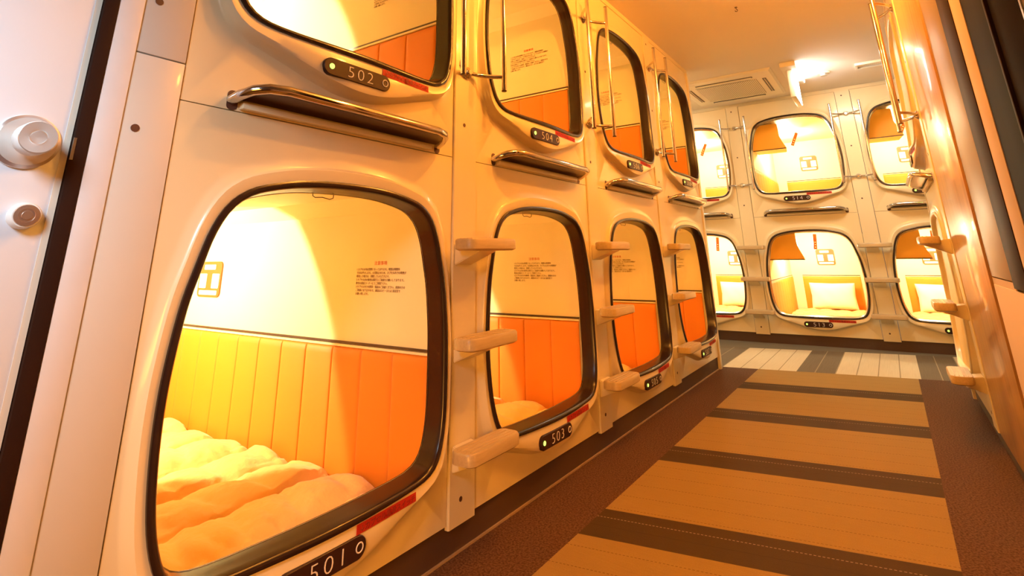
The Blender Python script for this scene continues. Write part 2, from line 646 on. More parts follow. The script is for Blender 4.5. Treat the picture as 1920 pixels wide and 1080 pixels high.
    # reading lamp on the near side wall, deep in the pod
    lx, ly, lz = .075, 1.42, .99 + off
    case = bmesh.new()
    lathe(case, [(.028, 0), (.034, .02), (.036, .05)], 20, 'X')
    co = bm_obj('lamp_case', case, M['lamp_case'], root, smooth=True, angle=.6)
    co.location = (.031, ly, lz)
    fc = bmesh.new()
    lathe(fc, [(.030, 0), (.030, .003)], 20, 'X')
    fo = bm_obj('lamp_face', fc, M['lamp'], co, smooth=True, angle=.6)
    fo.location = (.049, 0, 0)
    return root, off


def add_lamp_light(root, off, col, watts, kind):
    if kind == 'left':
        l = bpy.data.lights.new('reading_light', 'SPOT')
        l.spot_size = math.radians(113.8)
        l.spot_blend = 0.04
        l.shadow_soft_size = 0.02
        src, tgt = Vector((.115, 1.42, .99 + off)), Vector((.931, 1.63, .539 + off))
        l.energy = watts
    else:
        l = bpy.data.lights.new('reading_light', 'POINT')
        l.shadow_soft_size = 0.05
        src, tgt = Vector((.30, 1.15, 1.0 + off)), Vector((.6, 1.8, .5 + off))
        l.energy = watts
    l.color = col
    o = bpy.data.objects.new('reading_light', l)
    C.objects.link(o)
    o.parent = root
    o.location = src
    o.rotation_euler = (tgt - src).to_track_quat('-Z', 'Y').to_euler()
    return o


def add_plate(root, off, number):
    """number plate, red sticker on the lower lip"""
    z = .202 + off
    # stadium plate, tilted with the lip
    bm = bmesh.new()
    cx, hw, hh, n = .455, .125, .0255, 12
    pts = []
    for k in range(n + 1):
        a = -math.pi / 2 + math.pi * k / n
        pts.append((cx + hw - hh + hh * math.cos(a), z + hh * math.sin(a)))
    for k in range(n + 1):
        a = math.pi / 2 + math.pi * k / n
        pts.append((cx - hw + hh + hh * math.cos(a), z + hh * math.sin(a)))
    yb, yf = -.050, -.0625
    A = [bm.verts.new((x, yb, zz)) for x, zz in pts]
    B = [bm.verts.new((x, yf + .0015, zz)) for x, zz in pts]
    D = [bm.verts.new((cx + (x - cx) * .99, yf, z + (zz - z) * .94)) for x, zz in pts]
    for P_, Q in ((A, B), (B, D)):
        for k in range(len(P_)):
            bm.faces.new((P_[k], P_[(k + 1) % len(P_)], Q[(k + 1) % len(P_)], Q[k]))
    bm.faces.new(D)
    bm.faces.new(A[::-1])
    pl = bm_obj('number_plate', bm, M['plate'], root, smooth=True, angle=.5)
    led = bmesh.new()
    lathe(led, [(.0085, 0), (.008, -.002), (.004, -.004)], 16, 'Y')
    lo = bm_obj('status_light', led, M['led'], pl, smooth=True)
    lo.location = (cx - hw + .026, yf, z)
    rb = bmesh.new()
    tube(rb, [(.0105 * math.cos(a), 0, .0105 * math.sin(a)) for a in np.linspace(0, 2 * math.pi, 25)[:-1]], .0016, 8, closed=True)
    ro = bm_obj('key_ring', rb, M['digit'], pl, smooth=True)
    ro.location = (cx + hw - .022, yf - .0005, z)
    if number:
        nb = text_mesh('number', number, .050, M['digit'], pl, (cx + .006, yf - .0005, z), space=1.25, thin=.0011)
        fit_text(nb, .094, .0335)
    # sticker following the lip
    bm = bmesh.new()
    u0, u1, za, zb_ = .550, .775, .2275 + off, .2500 + off
    cols = []
    for i in range(9):
        u = u0 + (u1 - u0) * i / 8
        c = []
        for zz in (za, zb_):
            t = math.atan2(zz - (WZC + off), u - UC)
            c.append(bm.verts.new((u, -vb(t) - .0022, zz)))
        cols.append(c)
    for A, B in zip(cols, cols[1:]):
        bm.faces.new((A[0], B[0], B[1], A[1]))
    bmesh.ops.solidify(bm, geom=bm.faces[:], thickness=.0006)
    st = bm_obj('warning_sticker', bm, M['sticker'], root)
    t0 = math.atan2(za - (WZC + off), u0 - UC)
    t1 = math.atan2(za - (WZC + off), u1 - UC)
    slope = math.atan2(vb(t0) - vb(t1), u1 - u0)
    midv = vb(math.atan2(za - (WZC + off), (u0 + u1) / 2 - UC))
    stx = text_mesh('sticker_text', '↓カプセル電源スイッチ', .0205, M['sticker_text'], st,
              ((u0 + u1) / 2, -midv - .0052, (za + zb_) / 2 + .001), rot=(math.pi / 2, 0, slope), extrude=.0002)
    fit_text(stx, .205, .0165)


def fit_text(o, w, h, left=False):
    """stretch a lettering mesh to a measured width and height, centred (or left aligned)"""
    co = [v.co for v in o.data.vertices]
    x0, x1 = min(c.x for c in co), max(c.x for c in co)
    y0, y1 = min(c.y for c in co), max(c.y for c in co)
    sx, sy = w / (x1 - x0), h / (y1 - y0)
    cx = x0 if left else (x0 + x1) / 2
    cy = (y0 + y1) / 2
    for c in co:
        c.x = (c.x - cx) * sx
        c.y = (c.y - cy) * sy


NOTICE = ['1.カプセル内は禁煙となっております。喫煙は喫煙所',
          'でおねがいします。火災防止のため、カプセル内での喫煙が',
          '発見した場合は、退館していただきます。',
          '2.カプセル内の飲食は衛生上ご遠慮をお願いしております。',
          '飲食は談話コーナーにてご利用下さい。',
          '3.カプセル内での携帯・電話はご遠慮ください。周囲の方の',
          'ご迷惑になりますので、通話はロビーまたは 談話室で',
          'お願い致します。']


def add_notice(root, off):
    """printed rules on the far side wall (x = .931), read from inside"""
    hdr = text_mesh('notice_heading', '注意事項', .0155, M['notice_red'], root, (.9300, .320, .872 + off),
                    rot=(math.pi / 2, 0, -math.pi / 2), extrude=.0002)
    body = text_mesh('notice_text', '\n'.join(NOTICE), .0100, M['notice'], root, (.9300, .452, .848 + off),
                     rot=(math.pi / 2, 0, -math.pi / 2), align='LEFT', extrude=.0002, line=1.20)
    fit_text(body, .268, .098, left=True)
    body.location = (.9300, .452, .806 + off)
    fit_text(hdr, .068, .0145)
    hdr.location.z = .873 + off


def rounded_rect(x0, x1, z0, z1, r, n=6):
    pts = []
    for cx, cz, a0 in ((x1 - r, z0 + r, -90), (x1 - r, z1 - r, 0), (x0 + r, z1 - r, 90), (x0 + r, z0 + r, 180)):
        for k in range(n + 1):
            a = math.radians(a0 + 90 * k / n)
            pts.append((cx + r * math.cos(a), cz + r * math.sin(a)))
    return pts


def add_wall_sign(root, off, where):
    """orange rounded sign with white fields; 'end' wall or 'side' wall"""
    W, H = .205, .195
    if where == 'end':
        tf = lambda s, z, d: (.352 + s, DEPTH - .001 - d, .712 + z + off)
    else:
        tf = lambda s, z, d: (.930 - d, 1.63 - s, .722 + z * .85 + off)

    def plate(pts, d0, d1, m, name, parent):
        bm = bmesh.new()
        A = [bm.verts.new(tf(x, z, d0)) for x, z in pts]
        B = [bm.verts.new(tf(x, z, d1)) for x, z in pts]
        n = len(pts)
        for k in range(n): bm.faces.new((A[k], A[(k + 1) % n], B[(k + 1) % n], B[k]))
        bm.faces.new(A[::-1]); bm.faces.new(B)
        return bm_obj(name, bm, m, parent)
    s = plate(rounded_rect(0, W, 0, H, .025), 0, .006, M['sign'], 'instruction_sign', root)
    for (x0, x1, z0, z1, nm) in ((.045, .15, .150, .178, 'sign_field'), (.012, .078, .048, .128, 'sign_field'), (.128, .193, .048, .128, 'sign_field'), (.02, .185, .012, .036, 'sign_field')):
        plate(rounded_rect(x0, x1, z0, z1, .005, 3), .006, .0075, M['sign_white'], nm, s)


def add_hood(root, off, lower):
    """screen housing hanging from the upper left of the far-row pods"""
    z0, z1 = .800 + off, 1.10 + off
    bm = bmesh.new()
    sec = [(.032, z0), (.392, z0), (.352, z0 + .09), (.330, z0 + .16), (.325, z1), (.032, z1)]
    A = [bm.verts.new((x, .36, z)) for x, z in sec]
    B = [bm.verts.new((x * .9 + .0032, .66, z)) for x, z in sec]
    n = len(sec)
    for k in range(n): bm.faces.new((A[k], A[(k + 1) % n], B[(k + 1) % n], B[k]))
    bm.faces.new(A[::-1]); bm.faces.new(B)
    bmesh.ops.recalc_face_normals(bm, faces=bm.faces[:])
    bmesh.ops.bevel(bm, geom=bm.edges[:], offset=.008, segments=2, affect='EDGES')
    h = bm_obj('screen_housing', bm, M['orange_panel'], root, smooth=True, angle=.6)
    box_obj('housing_edge', (.034, .388, .357, .362, z0 - .003, z0 + .006), M['dark_trim'], h)
    # slanted dark control strip hanging from the ceiling
    bm = bmesh.new()
    box(bm, -.018, .018, -.006, .006, -.17, 0, bev=.003)
    s = bm_obj('control_strip', bm, M['sign'], root, smooth=True, angle=.6)
    s.location = (.46, .95, 1.075 + off)
    s.rotation_euler = (0.1, math.radians(4 if lower else 24), 0.3)
    for k in range(3):
        d = disc_obj('strip_button', .006, .003, M['sign_white'], s, (0, -.009, -.09 - .028 * k))


def add_ceiling_handle(root, off):
    bm = bmesh.new()
    pts = [(.41, .05, 1.083), (.412, .05, 1.064), (.42, .05, 1.060), (.445, .05, 1.062), (.47, .05, 1.058), (.482, .05, 1.062), (.484, .05, 1.083)]
    tube(bm, [(x, y, z + off) for x, y, z in pts], .0013, 8)
    bm_obj('blind_handle', bm, M['dark_trim'], root, smooth=True)


# ------------------------------------------------------------------ post, steps, rails, ledges
def make_post(height=ZT - .080, steps=True):
    root = empty('ladder_post')
    w = 0.139
    bm = bmesh.new()
    prof = [(.0025, .02), (.0025, -.004), (.006, -.0068), (.133, -.0068), (.1365, -.004), (.1365, .02)]
    for (z0, z1) in ((0, height),):
        A = [bm.verts.new((x, y, z0)) for x, y in prof]
        B = [bm.verts.new((x, y, z1)) for x, y in prof]
        for k in range(len(prof) - 1): bm.faces.new((A[k], A[k + 1], B[k + 1], B[k]))
        bm.faces.new(A); bm.faces.new(B[::-1])
        bm.faces.new((A[0], B[0], B[-1], A[-1]))
    bm_obj('post_cover', bm, M['post'], root)
    zb = .080
    for z in ([.148, .897, 1.378, 1.906, 2.438] if steps else [.148, 1.378, 1.906, 2.438]):
        disc_obj('screw_hole', .0075, -.0012, M['hole'], root, (.060, -.0066, z - zb), n=18)
    if steps:
        for zt in (.950, .637, .318):
            zz = zt - zb
            # slab
            bm = bmesh.new()
            x0, x1, y0, y1 = -.055, .225, -.140, -.050
            out = rounded_rect(x0, x1, -y1 if False else y0, y1, .030, 6)
            th_ = .040
            lv = [(-th_, .90, .84), (-th_ + .006, 1, 1), (-.006, 1, 1), (0, .975, .92)]
            cxm, cym = (x0 + x1) / 2, (y0 + y1) / 2
            R = [[bm.verts.new((cxm + (x - cxm) * sx, cym + (y - cym) * sy, zz + dz)) for x, y in out] for dz, sx, sy in lv]
            n = len(out)
            for A, B in zip(R, R[1:]):
                for k in range(n): bm.faces.new((A[k], A[(k + 1) % n], B[(k + 1) % n], B[k]))
            bm.faces.new(R[0][::-1]); bm.faces.new(R[-1])
            st = bm_obj('ladder_step', bm, M['step'], root, smooth=True, angle=.7)
            bm = bmesh.new()
            for k in range(4):
                yy = y0 + .018 + .017 * k
                box(bm, x0 + .02, x1 - .02, yy, yy + .004, zz - .001, zz + .0022, bev=.001, seg=1)
            bm_obj('grip_rib', bm, M['step'], st)
            # wedge bracket
            bm = bmesh.new()
            A = [bm.verts.new((.012, y, z)) for y, z in ((-.006, zz - .088), (-.006, zz - .012), (-.120, zz - .030), (-.120, zz - .042))]
            B = [bm.verts.new((.112, v.co.y, v.co.z)) for v in A]
            for k in range(4): bm.faces.new((A[k], A[(k + 1) % 4], B[(k + 1) % 4], B[k]))
            bm.faces.new(A[::-1]); bm.faces.new(B)
            bmesh.ops.recalc_face_normals(bm, faces=bm.faces[:])
            bmesh.ops.bevel(bm, geom=bm.edges[:], offset=.003, segments=2, affect='EDGES')
            bm_obj('step_bracket', bm, M['post'], st, smooth=True, angle=.6)
    return root


def make_rail():
    """two chrome tubes carried by two arched crossbars, across the post; origin at floor level of the post's left edge"""
    root = empty('grab_rail')
    for x in (-.062, .200):
        bm = bmesh.new()
        tube(bm, [(x, -.100, 1.535), (x, -.100, 2.345)], .0105, 16)
        tb = bm_obj('rail_tube', bm, M['chrome'], root, smooth=True, angle=.6)
        for z in (1.533, 2.344):
            disc_obj('end_cap', .0108, .004, M['bolt'], tb, (x, -.100, z - .001), axis='Z', n=16)
    for z in (1.594, 2.240):
        bm = bmesh.new()
        pts = []
        for i in range(17):
            s = i / 16
            x = -.062 + .262 * s
            y = -.100 + .082 * math.sin(math.pi * s) ** .8
            pts.append((x, y, z))
        tube(bm, pts, .0085, 14)
        cb = bm_obj('crossbar', bm, M['chrome'], root, smooth=True, angle=.6)
        bm = bmesh.new()
        lathe(bm, [(.026, -.010), (.024, -.016), (.012, -.024), (.010, -.030)], 22, 'Y')
        fl = bm_obj('wall_flange', bm, M['chrome'], cb, smooth=True, angle=.8)
        fl.location = (.069, 0, z)
    return root


def make_ledge():
    """foothold under the upper pod: dark board inside an arched chrome tube; origin at pod's left lower corner, floor height"""
    root = empty('step_ledge')
    u0, u1, v, z = .118, .872, -.092, 1.298
    bm = bmesh.new()
    pts = [(u0, .0, 1.273), (u0, -.006, 1.274), (u0 + .006, -.030, 1.282), (u0 + .022, -.058, 1.292), (u0 + .050, -.080, 1.298), (u0 + .095, -.092, 1.300)]
    pts2 = [(u1 - (x - u0), y, zz) for x, y, zz in pts][::-1]
    cp = pts + [((u0 + u1) / 2, -.093, 1.300)] + pts2
    tube(bm, cp, .0135, 16)
    bm_obj('chrome_tube', bm, M['chrome'], root, smooth=True, angle=.8)
    # board
    bm = bmesh.new()
    out = [(u0 + .014, -.002), (u1 - .014, -.002), (u1 - .018, -.034), (u1 - .034, -.060), (u1 - .06, -.077), (u1 - .1, -.084),
           (u0 + .1, -.084), (u0 + .06, -.077), (u0 + .034, -.060), (u0 + .018, -.034)]
    A = [bm.verts.new((x, y, 1.276 + (-y) * .14)) for x, y in out]
    B = [bm.verts.new((x, y, 1.292 + (-y) * .14)) for x, y in out]
    n = len(out)
    for k in range(n): bm.faces.new((A[k], A[(k + 1) % n], B[(k + 1) % n], B[k]))
    bm.faces.new(A[::-1]); bm.faces.new(B)
    bm_obj('tread_board', bm, M['tread'], root)
    # pale lip below the board and the two dark slots in the pod face
    bm = bmesh.new()
    box(bm, u0 + .02, u1 - .045, -.022, -.001, 1.251, 1.268, bev=.003)
    bm_obj('lower_lip', bm, M['post'], root, smooth=True, angle=.6)
    for u in (u0, u1):
        bm = bmesh.new()
        pts = rounded_rect(u - .012, u + .016, 1.247, 1.297, .0118, 5)
        A = [bm.verts.new((x, -.0012, zz)) for x, zz in pts]
        B = [bm.verts.new((x, -.0004, zz)) for x, zz in pts]
        n = len(pts)
        for k in range(n): bm.faces.new((A[k], A[(k + 1) % n], B[(k + 1) % n], B[k]))
        bm.faces.new(A[::-1]); bm.faces.new(B)
        bm_obj('socket_slot', bm, M['hole'], root)
    return root


def make_futon(seed=1):
    rng = random.Random(seed)
    bm = bmesh.new()
    nx, ny = 90, 190
    x0, x1, y0, y1 = .050, .911, .066, DEPTH - .03
    ph = [rng.uniform(-.03, .03) for _ in range(40)]
    def k0(y): return math.floor(y / .25)
    V = []
    for j in range(ny + 1):
        row = []
        y = y0 + (y1 - y0) * j / ny
        for i in range(nx + 1):
            x = x0 + (x1 - x0) * i / nx
            # broad channels across the width, shallow cross stitching, gathers along the seams
            wob = .022 * math.sin(5 * x + 1.7 * k0(y)) + .010 * math.sin(13 * x + 3)
            cy = (y + wob + .02) / .25
            k = math.floor(cy)
            fy = cy - k
            cx = (x + ph[k % 40] + .03 * math.sin(9 * y)) / .17
            fx = cx - math.floor(cx)
            a = (1 - abs(2 * fy - 1) ** 2.4)
            b = (1 - abs(2 * fx - 1) ** 2.2)
            h = .030 * a ** .7 + .017 * b * a
            nv = noise.noise(Vector((x * 22, y * 9, k * 3.1))) + .5 * noise.noise(Vector((x * 48, y * 30, 7.0)))
            h += .0085 * nv * (.5 + (1 - a) ** .5)
            h += .004 * math.sin(11 * x + 6 * y + ph[k % 40] * 90)
            e = min(1, min(x - x0, x1 - x) / .05)
            e2 = min(1, min(y - y0, y1 - y) / .05)
            h = (.030 + h) * math.sqrt(max(0, min(1, e * (2 - e)))) * math.sqrt(max(0, e2 * (2 - e2)))
            row.append(bm.verts.new((x, y, .124 + h)))
        V.append(row)
    for j in range(ny):
        for i in range(nx):
            bm.faces.new((V[j][i], V[j][i + 1], V[j + 1][i + 1], V[j + 1][i]))
    # closed underside
    border = V[0] + [r[-1] for r in V[1:]] + V[-1][-2::-1] + [r[0] for r in V[-2:0:-1]]
    low = [bm.verts.new((v.co.x, v.co.y, .1205)) for v in border]
    n = len(border)
    for k in range(n): bm.faces.new((border[k], border[(k + 1) % n], low[(k + 1) % n], low[k]))
    bm.faces.new(low)
    o = bm_obj('futon', bm, M['futon'], None, smooth=True, angle=1.2)
    return o


def make_pillow():
    bm = bmesh.new()
    nx, nz = 30, 20
    W, H, T = .50, .31, .11
    F, B = [], []
    for j in range(nz + 1):
        fr, br = [], []
        for i in range(nx + 1):
            s, t = 2 * i / nx - 1, 2 * j / nz - 1
            k = (1 - abs(s) ** 3.2) * (1 - abs(t) ** 3.0)
            d = T / 2 * max(0, k) ** .5
            cx = s * W / 2 * (1 - .05 * (1 - abs(t)) * abs(s) ** 6)
            cz = t * H / 2 * (1 - .05 * (1 - abs(s)))
            d += .002 * math.sin(9 * s + 5 * t)
            fr.append(bm.verts.new((cx, -d, cz + H / 2)))
            br.append(bm.verts.new((cx, d * .7 + .001, cz + H / 2)))
        F.append(fr); B.append(br)
    for G, fl in ((F, 0), (B, 1)):
        for j in range(nz):
            for i in range(nx):
                q = (G[j][i], G[j][i + 1], G[j + 1][i + 1], G[j + 1][i])
                bm.faces.new(q[::-1] if fl else q)
    bf = F[0] + [r[-1] for r in F[1:]] + F[-1][-2::-1] + [r[0] for r in F[-2:0:-1]]
    bb = B[0] + [r[-1] for r in B[1:]] + B[-1][-2::-1] + [r[0] for r in B[-2:0:-1]]
    n = len(bf)
    for k in range(n): bm.faces.new((bf[k], bf[(k + 1) % n], bb[(k + 1) % n], bb[k]))
    return bm_obj('pillow', bm, M['pillow'], None, smooth=True, angle=1.4)


# ------------------------------------------------------------------ place the rows
def row_frame(side):
    """returns f(s, z) -> location of a local frame whose x runs along the row (to the viewer's right), and its rotation"""
    if side == 'left': return (lambda s, z: (0.0, s, z)), math.pi / 2
    if side == 'far': return (lambda s, z: (s, YB, z)), 0.0
    return (lambda s, z: (XR, s, z)), -math.pi / 2


def place(o, side, s, z):
    f, r = row_frame(side)
    o.location = f(s, z)
    o.rotation_euler = (0, 0, r)


where_txt = {'left': 'left-hand row', 'far': 'far row across the corridor end', 'right': 'right-hand row beside the tan panel'}

lo_left, offl = make_pod('left', False); add_notice(lo_left, offl); add_ceiling_handle(lo_left, offl)
up_left, offu = make_pod('left', True); add_notice(up_left, offu); add_ceiling_handle(up_left, offu)
lo_far, _ = make_pod('far', False); add_wall_sign(lo_far, offl, 'end'); add_hood(lo_far, offl, True)
up_far, _ = make_pod('far', True); add_wall_sign(up_far, offu, 'end'); add_hood(up_far, offu, False)
lo_right, _ = make_pod('right', False)
up_right, _ = make_pod('right', True)
add_wall_sign(lo_left, offl, 'side'); add_wall_sign(up_left, offu, 'side')

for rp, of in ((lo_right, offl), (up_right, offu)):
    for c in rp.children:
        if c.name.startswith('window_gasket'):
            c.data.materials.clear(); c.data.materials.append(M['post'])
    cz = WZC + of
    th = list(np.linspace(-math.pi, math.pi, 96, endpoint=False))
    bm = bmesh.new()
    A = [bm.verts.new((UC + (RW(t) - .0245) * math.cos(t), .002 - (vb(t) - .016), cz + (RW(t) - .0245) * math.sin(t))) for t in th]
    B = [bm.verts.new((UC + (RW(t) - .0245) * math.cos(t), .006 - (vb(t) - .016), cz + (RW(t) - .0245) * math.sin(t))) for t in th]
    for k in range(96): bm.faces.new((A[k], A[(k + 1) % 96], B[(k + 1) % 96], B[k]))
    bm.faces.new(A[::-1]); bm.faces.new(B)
    bm_obj('added_blind', bm, M['blind'], rp)  # closed blind added; its yellow stands in for light from inside the pod

used = {}


def new_pod(proto, side, s, upper, number, label):
    if proto.name in used: r = copy_tree(proto)
    else:
        used[proto.name] = 1
        r = proto
    POD.append((r, side, s, upper, number, label))
    return r


POD = []
order_txt = ['nearest', 'second', 'third', 'fourth']
for k in range(4):
    s = -PW + k * P
    nl = ['501', '503', '505', '507'][k]
    nu = ['502', '504', '506', '508'][k]
    new_pod(lo_left, 'left', s, False, nl, 'lower sleeping pod %s, %s of the left-hand row, with orange dado and futon' % (nl, order_txt[k]))
    new_pod(up_left, 'left', s, True, nu, 'upper sleeping pod %s, %s of the left-hand row' % (nu, order_txt[k]))
for k in range(3):
    s = XB + .139 + (k - 1) * P
    nl = ['511', '513', '515'][k]
    nu = ['512', '514', '516'][k]
    pos = ['half hidden behind the left-hand row', 'in the middle of the far row', 'half hidden behind the right-hand steps'][k]
    new_pod(lo_far, 'far', s, False, nl, 'lower brightly lit far pod %s, %s' % (nl, pos))
    new_pod(up_far, 'far', s, True, nu, 'upper brightly lit far pod %s, %s' % (nu, pos))
RS0 = 2.170            # near edge of the only right-hand pod column in view
for k in range(1):
    s = RS0 + PW
    nm = 'seen almost edge on beyond the steps'
    new_pod(lo_right, 'right', s, False, None, 'lower glossy pod of the right-hand row, %s' % nm)
    new_pod(up_right, 'right', s, True, None, 'upper glossy pod of the right-hand row, %s' % nm)
# lights and numbers go on after all copies are made
for (r, side, s, upper, number, label) in POD:
    place(r, side, s, ZM if upper else ZB)
    off = offu if upper else offl
    tag(r, label, 'sleeping pod', 'sleeping pods of the %s' % where_txt[side])
    add_plate(r, off, number)
    add_lamp_light(r, off, POD_BACK_COL if side == 'far' else POD_COL, POD_LEFT_W if side != 'far' else POD_BACK_W, 'far' if side == 'far' else 'left')

# posts with steps
post0 = make_post(steps=True)
rail0 = make_rail()
ledge0 = make_ledge()
posts = [('left', 0 + 0 * P, 'between pods 501 and 503'), ('left', P, 'between pods 503 and 505'), ('left', 2 * P, 'between pods 505 and 507'),
         ('far', XB, 'left of pod 513'), ('far', XB + P, 'right of pod 513'),
         ('right', RS0, 'on the right-hand row')]
for i, (side, s, txt) in enumerate(posts):
    p = post0 if i == 0 else copy_tree(post0)
    r = rail0 if i == 0 else copy_tree(rail0)
    place(p, side, s, .080)
    place(r, side, s, 0.0)
    tag(p, 'cream post with three wooden ladder steps %s' % txt, 'ladder post', 'ladder posts between the pods')
    tag(r, 'chrome double grab rail %s' % txt.replace('501 and 503', '502 and 504').replace('503 and 505', '504 and 506').replace('505 and 507', '506 and 508').replace('513', '514'),
        'grab rail', 'grab rails by the upper pods')
ledges = [('left', -PW + k * P, 'under upper pod %s' % ('502', '504', '506', '508')[k]) for k in range(4)] + \
         [('far', XB + .139 + (k - 1) * P, 'under upper pod %s' % ('512', '514', '516')[k]) for k in range(3)] + \
         [('right', RS0 + PW, 'on the right-hand row beyond the ladder post')]
for i, (side, s, txt) in enumerate(ledges):
    l = ledge0 if i == 0 else copy_tree(ledge0)
    place(l, side, s, 0.0)
    tag(l, 'chrome edged dark foot ledge %s' % txt, 'foot ledge', 'foot ledges between lower and upper pods')
# futons in the lower pods, pillows in the far ones
futs = [('left', -PW + k * P, ('501', '503', '505', '507')[k]) for k in range(4)] + [('far', XB + .139 + (k - 1) * P, ('511', '513', '515')[k]) for k in range(3)]
fut0 = make_futon()
for i, (side, s, n) in enumerate(futs):
    o = fut0 if i == 0 else fut0.copy()
    if i: C.objects.link(o)
    place(o, side, s, 0.0)
    tag(o, 'quilted cream futon lying in pod %s' % n, 'futon', 'futons in the lower pods')
pil0 = make_pillow()
for i, (k, n) in enumerate(((0, '511'), (1, '513'), (2, '515'))):
    o = pil0 if i == 0 else pil0.copy()
    if i: C.objects.link(o)
    s = XB + .139 + (k - 1) * P
    o.location = (s + .475, YB + DEPTH - .125, .192)
    o.rotation_euler = (-.12, 0, 0)
    tag(o, 'white pillow leaning at the head end of pod %s' % n, 'pillow', 'pillows in the far pods')

# ------------------------------------------------------------------ setting
def S(name, b, m, bev=0.0):
    return tag(box_obj(name, b, m, None, bev), kind='structure')


S('floor', (-3.2, 3.8, -4.2, YB + .03, -.05, 0), M['carpet'])
# ceiling slab
S('ceiling', (-3.2, 3.8, -4.2, YB + .06, ZC, ZC + .05), M['ceiling'])
# first left panel strip (two covers, seam at 1.331) and trims towards the door
t = empty('cover_panel', (0, -1.066, 0), math.pi / 2)
tag(t, 'plain cream cover panel with two screw holes between door trim and pod 501', 'cover panel')
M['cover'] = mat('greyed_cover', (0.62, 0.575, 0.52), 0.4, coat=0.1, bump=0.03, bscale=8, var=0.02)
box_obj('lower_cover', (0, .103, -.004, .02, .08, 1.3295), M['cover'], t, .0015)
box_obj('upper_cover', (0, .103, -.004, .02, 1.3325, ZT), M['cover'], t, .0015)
for z in (1.164, 1.460):
    disc_obj('screw_hole', .0085, -.0012, M['hole'], t, (.026, -.0038, z), n=18)
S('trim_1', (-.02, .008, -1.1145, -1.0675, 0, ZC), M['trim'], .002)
S('trim_2', (-.02, .0035, -1.0675, -1.0655, 0, ZC), mat('blue_grey_sealant', (0.45, 0.47, 0.50), .5, bump=.02))
S('toe_board_left', (-1.9, -.009, -1.07, 3.30, 0, .0915), M['toe'])
S('floor_strip_left', (-.0085, -.002, -1.06, 3.30, 0, .006), M['strip'])
S('toe_board_far', (-1.3, 2.6, YB + .012, YB + .05, 0, .0915), M['toe'])
S('toe_board_right', (XR + .012, XR + .06, -1.0, 3.13, 0, .0785), M['toe'])
# end panel of the left row and its outer side
S('wall_left_end', (-1.95, .012, 3.300, 3.345, 0, ZT), M['post'], .003)
S('trim_3', (-.03, .004, -1.066, 3.345, ZT, ZC), M['shell'])
S('trim_4', (-1.3, 2.6, YB - .004, YB + .04, ZT, ZC), M['shell'])
S('trim_5', (XR - .004, XR + .04, -1.0, 3.17, ZT, ZC), M['shell'])
S('wall_right_end', (XR - .004, XR + 1.95, 3.134, 3.17, 0, ZT), M['post'], .003)
# cross corridor ends
S('wall_far_left', (-1.36, -1.30, 3.345, YB + .03, 0, ZC), M['wall'])
S('wall_far_right', (3.30, 3.36, 3.17, YB + .03, 0, ZC), M['wall'])
S('wall_far_side_left', (-1.36, XB - .99 - .139 + .15, YB, YB + .04, 0, ZT), M['post'])
S('wall_far_side_right', (2.19, 3.36, YB, YB + .04, 0, ZT), M['post'])
# lobby behind the camera
S('wall_back', (-.3, 2.2, -4.2, -4.15, 0, ZC), M['wall'])
S('wall_left', (-.08, -.02, -4.2, -2.05, 0, ZC), M['wall'])

# left door
d = empty('door_1', (0, -1.1415, 0), 0)
tag(d, kind='structure')
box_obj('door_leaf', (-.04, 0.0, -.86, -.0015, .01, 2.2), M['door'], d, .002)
box_obj('leaf_edge', (-.04, 0.0012, -.012, -.0012, .01, 2.2), mat('cream_edge_band', (.72, .66, .56), .5, bump=.02), d)
f = empty('door_frame_left', (0, 0, 0)); tag(f, kind='structure')
f.name = 'trim_6'
box_obj('frame_post', (-.05, .010, -1.1412, -1.1148, 0, 2.25), M['door_frame'], f, .002)
box_obj('frame_head', (-.05, .010, -2.05, -1.1148, 2.205, 2.25), M['door_frame'], f, .002)
# latch plate in the frame
box_obj('strike_plate', (.0095, .0112, -1.1415, -1.1365, 1.082, 1.125), M['steel'], f)
# knob
k = bmesh.new()
lathe(k, [(.050, 0), (.050, .004), (.044, .010)], 48, 'X')
kb = bm_obj('knob_rose', k, M['spun'], d, smooth=True, angle=.6)
kb.location = (.0, -.066, 1.107)
k = bmesh.new()
lathe(k, [(.016, .008), (.016, .022), (.027, .027), (.030, .034), (.030, .060), (.0285, .063)], 48, 'X')
ko = bm_obj('door_knob', k, M['steel_white'], d, smooth=True, angle=.5)
ko.location = (.0, -.066, 1.107)
k = bmesh.new()
lathe(k, [(.0285, 0), (.0275, .0012), (.002, .0002)], 48, 'X')
kf = bm_obj('knob_face', k, M['spun'], ko, smooth=True, angle=.6)
kf.location = (.0632, 0, 0)
k = bmesh.new()
lathe(k, [(.024, 0), (.0225, .016), (.0205, .019)], 40, 'X')
lk = bm_obj('lock_cylinder', k, M['steel_white'], d, smooth=True, angle=.5)
lk.location = (.0, -.045, .974)
k = bmesh.new()
lathe(k, [(.0190, 0), (.0185, .002), (.012, .0024), (.0115, .0016), (.008, .0016), (.0075, .003), (.003, .003)], 40, 'X')
lf = bm_obj('lock_face', k, M['bronze'], lk, smooth=True, angle=.5)
lf.location = (.0188, 0, 0)

